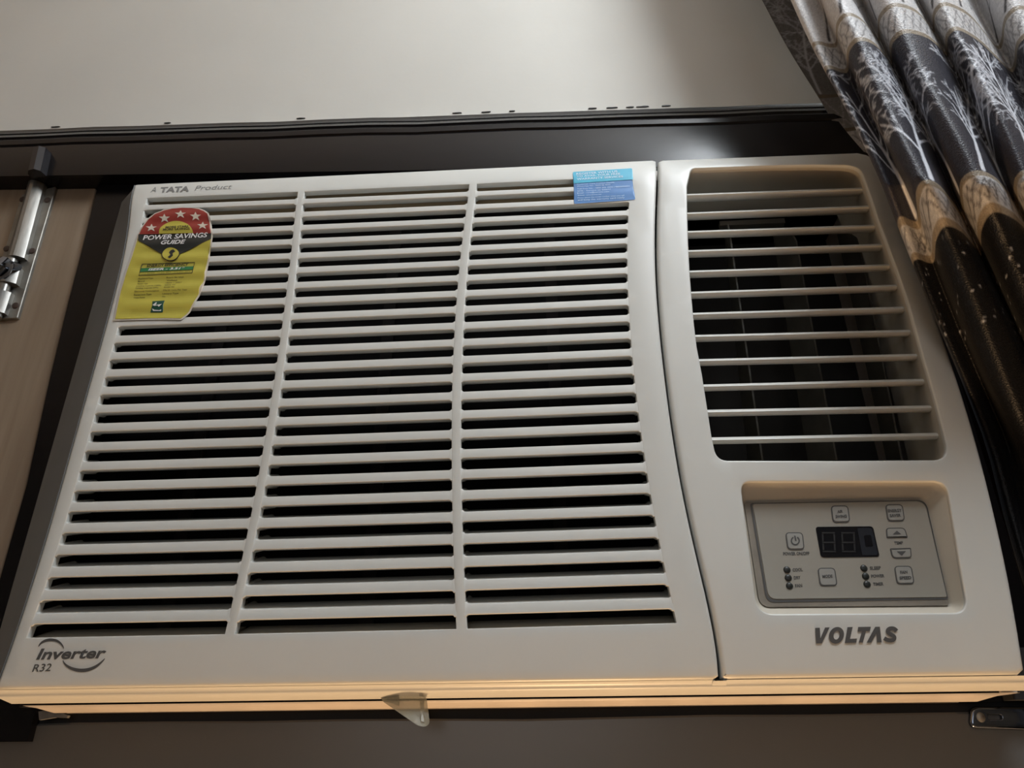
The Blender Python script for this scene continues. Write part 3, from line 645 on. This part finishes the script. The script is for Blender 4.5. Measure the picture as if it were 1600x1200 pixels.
# ------------------------------------------------------------------ tape flap, metal strap, plaster scrap
TAPE = bpy.data.materials.new('clear_tape'); TAPE.use_nodes = True; nt = TAPE.node_tree; b = nt.nodes['Principled BSDF']
b.inputs['Base Color'].default_value = (.42, .40, .31, 1); b.inputs['Roughness'].default_value = .3
tr = nt.nodes.new('ShaderNodeBsdfTransparent'); mx = nt.nodes.new('ShaderNodeMixShader'); mx.inputs[0].default_value = .5
nt.links.new(tr.outputs[0], mx.inputs[1]); nt.links.new(b.outputs[0], mx.inputs[2]); nt.links.new(mx.outputs[0], nt.nodes['Material Output'].inputs[0])
tape = thing('tape_flap', tuple(at1(635, 1090, .024) + np.array([0, 0, Z0])), 'curled scrap of clear tape hanging under the air conditioner', 'tape')
def tapey(p): return .024 - .010 * math.sin(max(0, min(1, (p[1] - 1086) / 50)) * 1.6) - .004 * math.sin((p[0] - 592) / 80 * 3.1)
def sheet(name, px, m, th=.0002):
    P = roundpoly(px, 3, 5); V = [at1(p[0], p[1], tapey(p)) for p in P]; c = P.mean(0); V.append(at1(c[0], c[1], tapey(c))); n = len(P)
    V2 = [tuple(v + np.array([0, th, 0])) for v in V]
    obj(name, V + V2, [(i, (i + 1) % n, n) for i in range(n)] + [(n + 1 + (i + 1) % n, n + 1 + i, 2 * n + 1) for i in range(n)] + [(i, n + 1 + i, n + 1 + (i + 1) % n, (i + 1) % n) for i in range(n)], m, tape, 60)
sheet('strip', [(592.5, 1087.5), (664, 1086.5), (667, 1094), (671.5, 1130, 4), (665, 1136, 4), (653, 1134, 4), (600, 1097.5)], TAPE)
sheet('fold', [(592.5, 1087.3), (624, 1085.8), (624, 1103), (612, 1099), (600, 1096)], TAPE, -.0003)
sheet('fold', [(656, 1093), (663, 1093), (663, 1128), (658, 1127)], TAPE, -.0003)

strap = thing('metal_strap', tuple(at1(1560, 1120, .05) + np.array([0, 0, Z0])), 'chrome strap with rounded end, screw and slot below the curtain', 'strap')
slot_px = roundpoly([(1543, 1116.5, 3), (1565, 1116.5, 3), (1567, 1124, 3), (1544, 1124.5, 3)], 3)
sy0 = .0475; ol = roundpoly([(1518, 1103, 11), (1640, 1104.5), (1640, 1142), (1515.5, 1137.5, 12)], 6)
plate('plate', at(ol, sy0)[:, [0, 2]], [at(slot_px, sy0)[:, [0, 2]]], .003, .0018, .0005, lambda x, z: sy0, CHROME, strap, grid=.012)
c = at1(1533, 1120.5, sy0 - .0005); mb = MB()
mb.loft([[(c[0] + r_ * math.cos(6.2832 * i / 14), sy0 - dy, c[2] + r_ * 1.15 * math.sin(6.2832 * i / 14)) for i in range(14)] for r_, dy in ((.0029, -.001), (.0027, .0006), (.0016, .0012))]); mb.build('screw', STEELD, strap, 50)

scrap = decal('plaster_scrap', [(60, 1112), (76, 1109.5), (98, 1114), (106, 1118), (104, 1122), (86, 1121), (61, 1125)], 0, SCRAP, None, None, .043, .003)
tag(scrap, 'small white plaster scrap at the lower left corner of the frame', 'plaster')

# ------------------------------------------------------------------ curtain
CT = [(1224, 1336, .032), (1258, 1368, .030), (1294, 1400, .026), (1304, 1408, -.010), (1286, 1396, -.055), (1266, 1380, -.072), (1267, 1382, -.081), (1278, 1391, -.083), (1292, 1402, -.079), (1303, 1411, -.080), (1316, 1424, -.096), (1338, 1446, -.105), (1358, 1468, -.101), (1370, 1481, -.089), (1374, 1485, -.083),
      (1379, 1490, -.088), (1392, 1504, -.103), (1420, 1532, -.112), (1446, 1556, -.106), (1459, 1569, -.094), (1464, 1574, -.087), (1470, 1581, -.093), (1484, 1596, -.106), (1506, 1616, -.112), (1528, 1638, -.102), (1540, 1651, -.082), (1552, 1664, -.068), (1566, 1680, -.075), (1590, 1704, -.096), (1622, 1738, -.104), (1650, 1768, -.088), (1690, 1810, -.1)]
ctrl = []
for k, (ua, ub, y) in enumerate(CT):
    if k < 4:
        A = at1(ua, 60, y); B = at1(ub - 8, 240, y); zs = [.0, .40, .445, B[2], A[2]]; xs = [.74, .72, .70, B[0], A[0]]
        if B[2] < .445: zs = [.0, .40, A[2]]; xs = [.74, .72, A[0]]
        zs.append(.9); xs.append(A[0] + (A[0] - B[0]) * (.9 - A[2]) / (A[2] - B[2]))
    else:
        yl = y + .105 if k > 4 else .03
        pts = [at1(ua, 60, y), at1(ub, 290, y), at1(1416 + (ub - 1382) * 1.05, 375, y + (yl - y) * .25), at1(1545 + (ub - 1382) * 1.2, 700, yl), at1(1628 + (ub - 1382) * 1.4, 1080, yl), at1(1600 + (ub - 1382) * 1.4, 1230, yl)]
        zs = [p[2] for p in pts][::-1]; xs = [p[0] for p in pts][::-1]; ys = [p[1] for p in pts][::-1]
        for q in (0, 1, 2): xs[q] = max(xs[q], .684 + .0015 * k)
        zs.append(.9); xs.append(xs[-1] + (xs[-1] - xs[-2]) * (.9 - zs[-2]) / (zs[-2] - zs[-3])); zs = [-1.2] + zs; xs = [xs[0]] + xs; ys = [ys[0]] + ys + [y]
    if k < 4: ys = [y] * len(zs)
    ctrl.append((np.array(zs), np.array(xs), np.array(ys)))
def catmull(P, n):             # dense spline through control points
    P = np.concatenate([[2 * P[0] - P[1]], P, [2 * P[-1] - P[-2]]]); out = []
    for i in range(1, len(P) - 2):
        t = np.linspace(0, 1, n, endpoint=False)[:, None]
        out.append(.5 * (2 * P[i] + (P[i + 1] - P[i - 1]) * t + (2 * P[i - 1] - 5 * P[i] + 4 * P[i + 1] - P[i + 2]) * t ** 2 + (3 * P[i] - P[i - 1] - 3 * P[i + 1] + P[i + 2]) * t ** 3))
    return np.concatenate(out + [P[-2][None]])
def section(z): return catmull(np.array([(np.interp(z, zs, xs), np.interp(z, zs, ys)) for zs, xs, ys in ctrl]), 40)
ref = section(.60); sl = np.concatenate([[0], np.cumsum(np.linalg.norm(np.diff(ref, axis=0), axis=1))]); STOT = sl[-1]
ns = int(STOT / .0011); ss = np.linspace(0, STOT, ns)
zsamp = np.concatenate([np.arange(-.85, .22, .02), np.arange(.22, .77, .0011), np.arange(.775, 1.1, .02)])
zA1, zA0 = at1(1340, 22, -.106)[2], at1(1340, 62, -.106)[2]       # upper lattice band
zB1, zB0 = at1(1444, 286, -.106)[2], at1(1450, 322, -.106)[2]
zF1, zF0 = at1(1295, 150, .03)[2], at1(1312, 203, .03)[2]; SF = sl[4 * 40 - 20]     # the turned-back edge shows another part of the print     # lower lattice band
# the woven print, drawn once on cloth coordinates (along the cloth, height)
RES = .0005; zc0, zc1 = .20, .80; W_, H_ = int(STOT / RES) + 2, int((zc1 - zc0) / RES) + 2
ink = np.zeros((H_, W_), np.float32)
def stamp(x, z, r):
    i, j = (z - zc0) / RES, x / RES; R_ = r / RES; k = int(R_ + 2); i0, j0 = int(i), int(j)
    if i0 - k < 0 or j0 - k < 0 or i0 + k + 1 >= H_ or j0 + k + 1 >= W_: return
    ii, jj = np.mgrid[i0 - k:i0 + k + 1, j0 - k:j0 + k + 1]
    a = np.clip(R_ + .5 - np.hypot(ii - i, jj - j), 0, 1); ink[i0 - k:i0 + k + 1, j0 - k:j0 + k + 1] = np.maximum(ink[i0 - k:i0 + k + 1, j0 - k:j0 + k + 1], a)
def branch(x, z, ang, L, r, dep, zmax, zmin):
    n = max(3, int(L / .0009)); bend = random.uniform(-.5, .5); nk = random.randint(7, 9) if dep > 2 else random.randint(3, 5); kids = sorted(random.uniform(.22, .97) for _ in range(nk)); ki = 0
    for i in range(n):
        t = i / n; a = ang + bend * t; x += math.cos(a) * L / n; z += math.sin(a) * L / n
        if z > zmax or z < zmin: return
        stamp(x, z, max(r * (1 - .6 * t), .00038))
        while ki < len(kids) and t >= kids[ki]:
            if dep > 0: branch(x, z, a + (1 if (ki + dep) % 2 else -1) * random.uniform(.45, .85), L * random.uniform(.28, .46), r * (1 - .6 * t) * .6, dep - 1, zmax, zmin)
            ki += 1
for x in np.arange(.004, SF, .022): branch(x, zF1 + .004, math.pi / 2 + random.uniform(-.2, .2), .12, .0014, 3, zc1 - .01, zF1 + .003); branch(x, zF0 - .055, math.pi / 2 + random.uniform(-.3, .3), .05, .0012, 2, zF0 - .003, zc0)
for x in np.arange(SF + .012, STOT, .040):
    branch(x + random.uniform(-.006, .006), zB1 + .004, math.pi / 2 + random.uniform(-.35, .35), (zA0 - zB1) * random.uniform(.72, .95), .0024, 3, zA0 - .004, zB1 + .003)
for x in np.arange(SF, STOT, .030):                                # dark trees on the pale zone above
    branch(x, zA1 + .004, math.pi / 2 + random.uniform(-.5, .5), .06, .0014, 2, zc1 - .01, zA1 + .003)
for (b0, b1, g0, g1) in ((zA0, zA1, SF, STOT), (zB0, zB1, SF, STOT), (zF0, zF1, 0, SF)):                          # crackle lattice inside the bands
    for x in np.arange(g0, g1, .0080):
        for sgn in (-1, 1):
            if random.random() < .12: continue
            xx, n = x, 26; dx = sgn * .012 * random.uniform(.7, 1.2); j = random.uniform(0, .0012)
            for i in range(n): stamp(xx + dx * i / n + j * math.sin(i * .6), b0 + .0035 + (b1 - b0 - .007) * i / n, .0005)
for _ in range(260):                                               # stray threads on the dark cloth below
    stamp(random.uniform(SF, STOT), random.uniform(zc0, zB0 - .006), random.uniform(.0003, .0007))
for x in np.arange(.02, STOT, .075): branch(x, zB0 - .10, math.pi / 2 + random.uniform(-.4, .4), .05, .0006, 1, zB0 - .015, zc0 + .01)
xs_l = []; ys_l = []; cols = []
base = lambda *c: np.array(c, np.float32)
DK, WT, CRM, GLD, LINE, BLK = base(.026, .025, .034), base(.66, .68, .74), base(.47, .46, .46), base(.23, .19, .14), base(.035, .03, .03), base(.0035, .0035, .0045)
for z in zsamp:
    sec = section(z); t = np.interp(ss, sl, np.arange(len(sl))); i0 = np.minimum(t.astype(int), len(sec) - 2); f = (t - i0)[:, None]
    p = sec[i0] * (1 - f) + sec[i0 + 1] * f; xs_l.append(p[:, 0]); ys_l.append(p[:, 1] + .0015 * np.sin(z * 34 + ss * 60))
    if zc0 + .004 < z < zc1 - .004:
        i, j = int((z - zc0) / RES), np.clip((ss / RES).astype(int), 1, W_ - 2)
        a = (ink[i - 1:i + 2][:, j].mean(0) + ink[i, j - 1] + ink[i, j + 1]) / 3
    else: a = np.zeros(ns)
    a = a[:, None]; weave = 1 + .10 * rng.standard_normal((ns, 1))
    if z > zA1: c = CRM * weave * (1 - a) + LINE * a
    elif z > zA0: c = CRM * .95 * weave * (1 - a) + LINE * a
    elif z > zB1: c = DK * weave * (1 - a) + WT * a
    elif z > zB0: c = CRM * .8 * weave * (1 - a) + LINE * a
    else: c = BLK * weave * (1 - a) + WT * .9 * a  # lower dark print, colour blackened further for the shade it hangs in
    for e in (zA0, zA1, zB0, zB1):
        if abs(z - e) < .0022: c = GLD * weave * np.ones((ns, 1))
    fl = ss < SF
    if z > zF1: cf = CRM * .30 * weave * (1 - a) + WT * .7 * a  # flap ground brightened in the print to offset the shadow on it
    elif z > zF0: cf = CRM * .4 * weave * (1 - a) + CRM * a
    else: cf = CRM * weave * (1 - a) + LINE * a
    if min(abs(z - zF1), abs(z - zF0)) < .0022: cf = GLD * .6 * weave
    c = np.where(fl[:, None], cf, c)
    cols.append(np.clip(c, 0, 1))
nz = len(zsamp); V = np.empty((nz, ns, 3), np.float32); V[:, :, 0] = xs_l; V[:, :, 1] = ys_l; V[:, :, 2] = zsamp[:, None]
me = bpy.data.meshes.new('curtain'); nv = nz * ns; me.vertices.add(nv); me.vertices.foreach_set('co', V.ravel())
idx = np.arange(nv).reshape(nz, ns); Q = np.stack([idx[:-1, :-1], idx[:-1, 1:], idx[1:, 1:], idx[1:, :-1]], -1).reshape(-1, 4)
me.loops.add(Q.size); me.loops.foreach_set('vertex_index', Q.ravel().astype(np.int32)); me.polygons.add(len(Q)); me.polygons.foreach_set('loop_start', np.arange(0, Q.size, 4, dtype=np.int32))
me.polygons.foreach_set('use_smooth', np.ones(len(Q), bool)); me.update(calc_edges=True)
ca = me.color_attributes.new('print', 'FLOAT_COLOR', 'POINT'); C4 = np.ones((nv, 4), np.float32); C4[:, :3] = np.concatenate(cols); ca.data.foreach_set('color', C4.ravel())
CM = bpy.data.materials.new('woven_curtain'); CM.use_nodes = True; nt = CM.node_tree; b = nt.nodes['Principled BSDF']
an = nt.nodes.new('ShaderNodeAttribute'); an.attribute_name = 'print'; nt.links.new(an.outputs['Color'], b.inputs['Base Color'])
b.inputs['Roughness'].default_value = .42; b.inputs['Specular IOR Level'].default_value = .25; b.inputs['Sheen Weight'].default_value = .03
tc = nt.nodes.new('ShaderNodeTexCoord'); n1 = nt.nodes.new('ShaderNodeTexNoise'); n1.inputs['Scale'].default_value = 900; bpn = nt.nodes.new('ShaderNodeBump'); bpn.inputs['Strength'].default_value = .5; bpn.inputs['Distance'].default_value = .001
nt.links.new(tc.outputs['Object'], n1.inputs['Vector']); nt.links.new(n1.outputs[0], bpn.inputs['Height']); nt.links.new(bpn.outputs[0], b.inputs['Normal'])
me.materials.append(CM)
cur = bpy.data.objects.new('curtain', me); link(cur)
tag(cur, 'dark curtain with pale branching trees and cream bands, hanging beside the air conditioner', 'curtain')
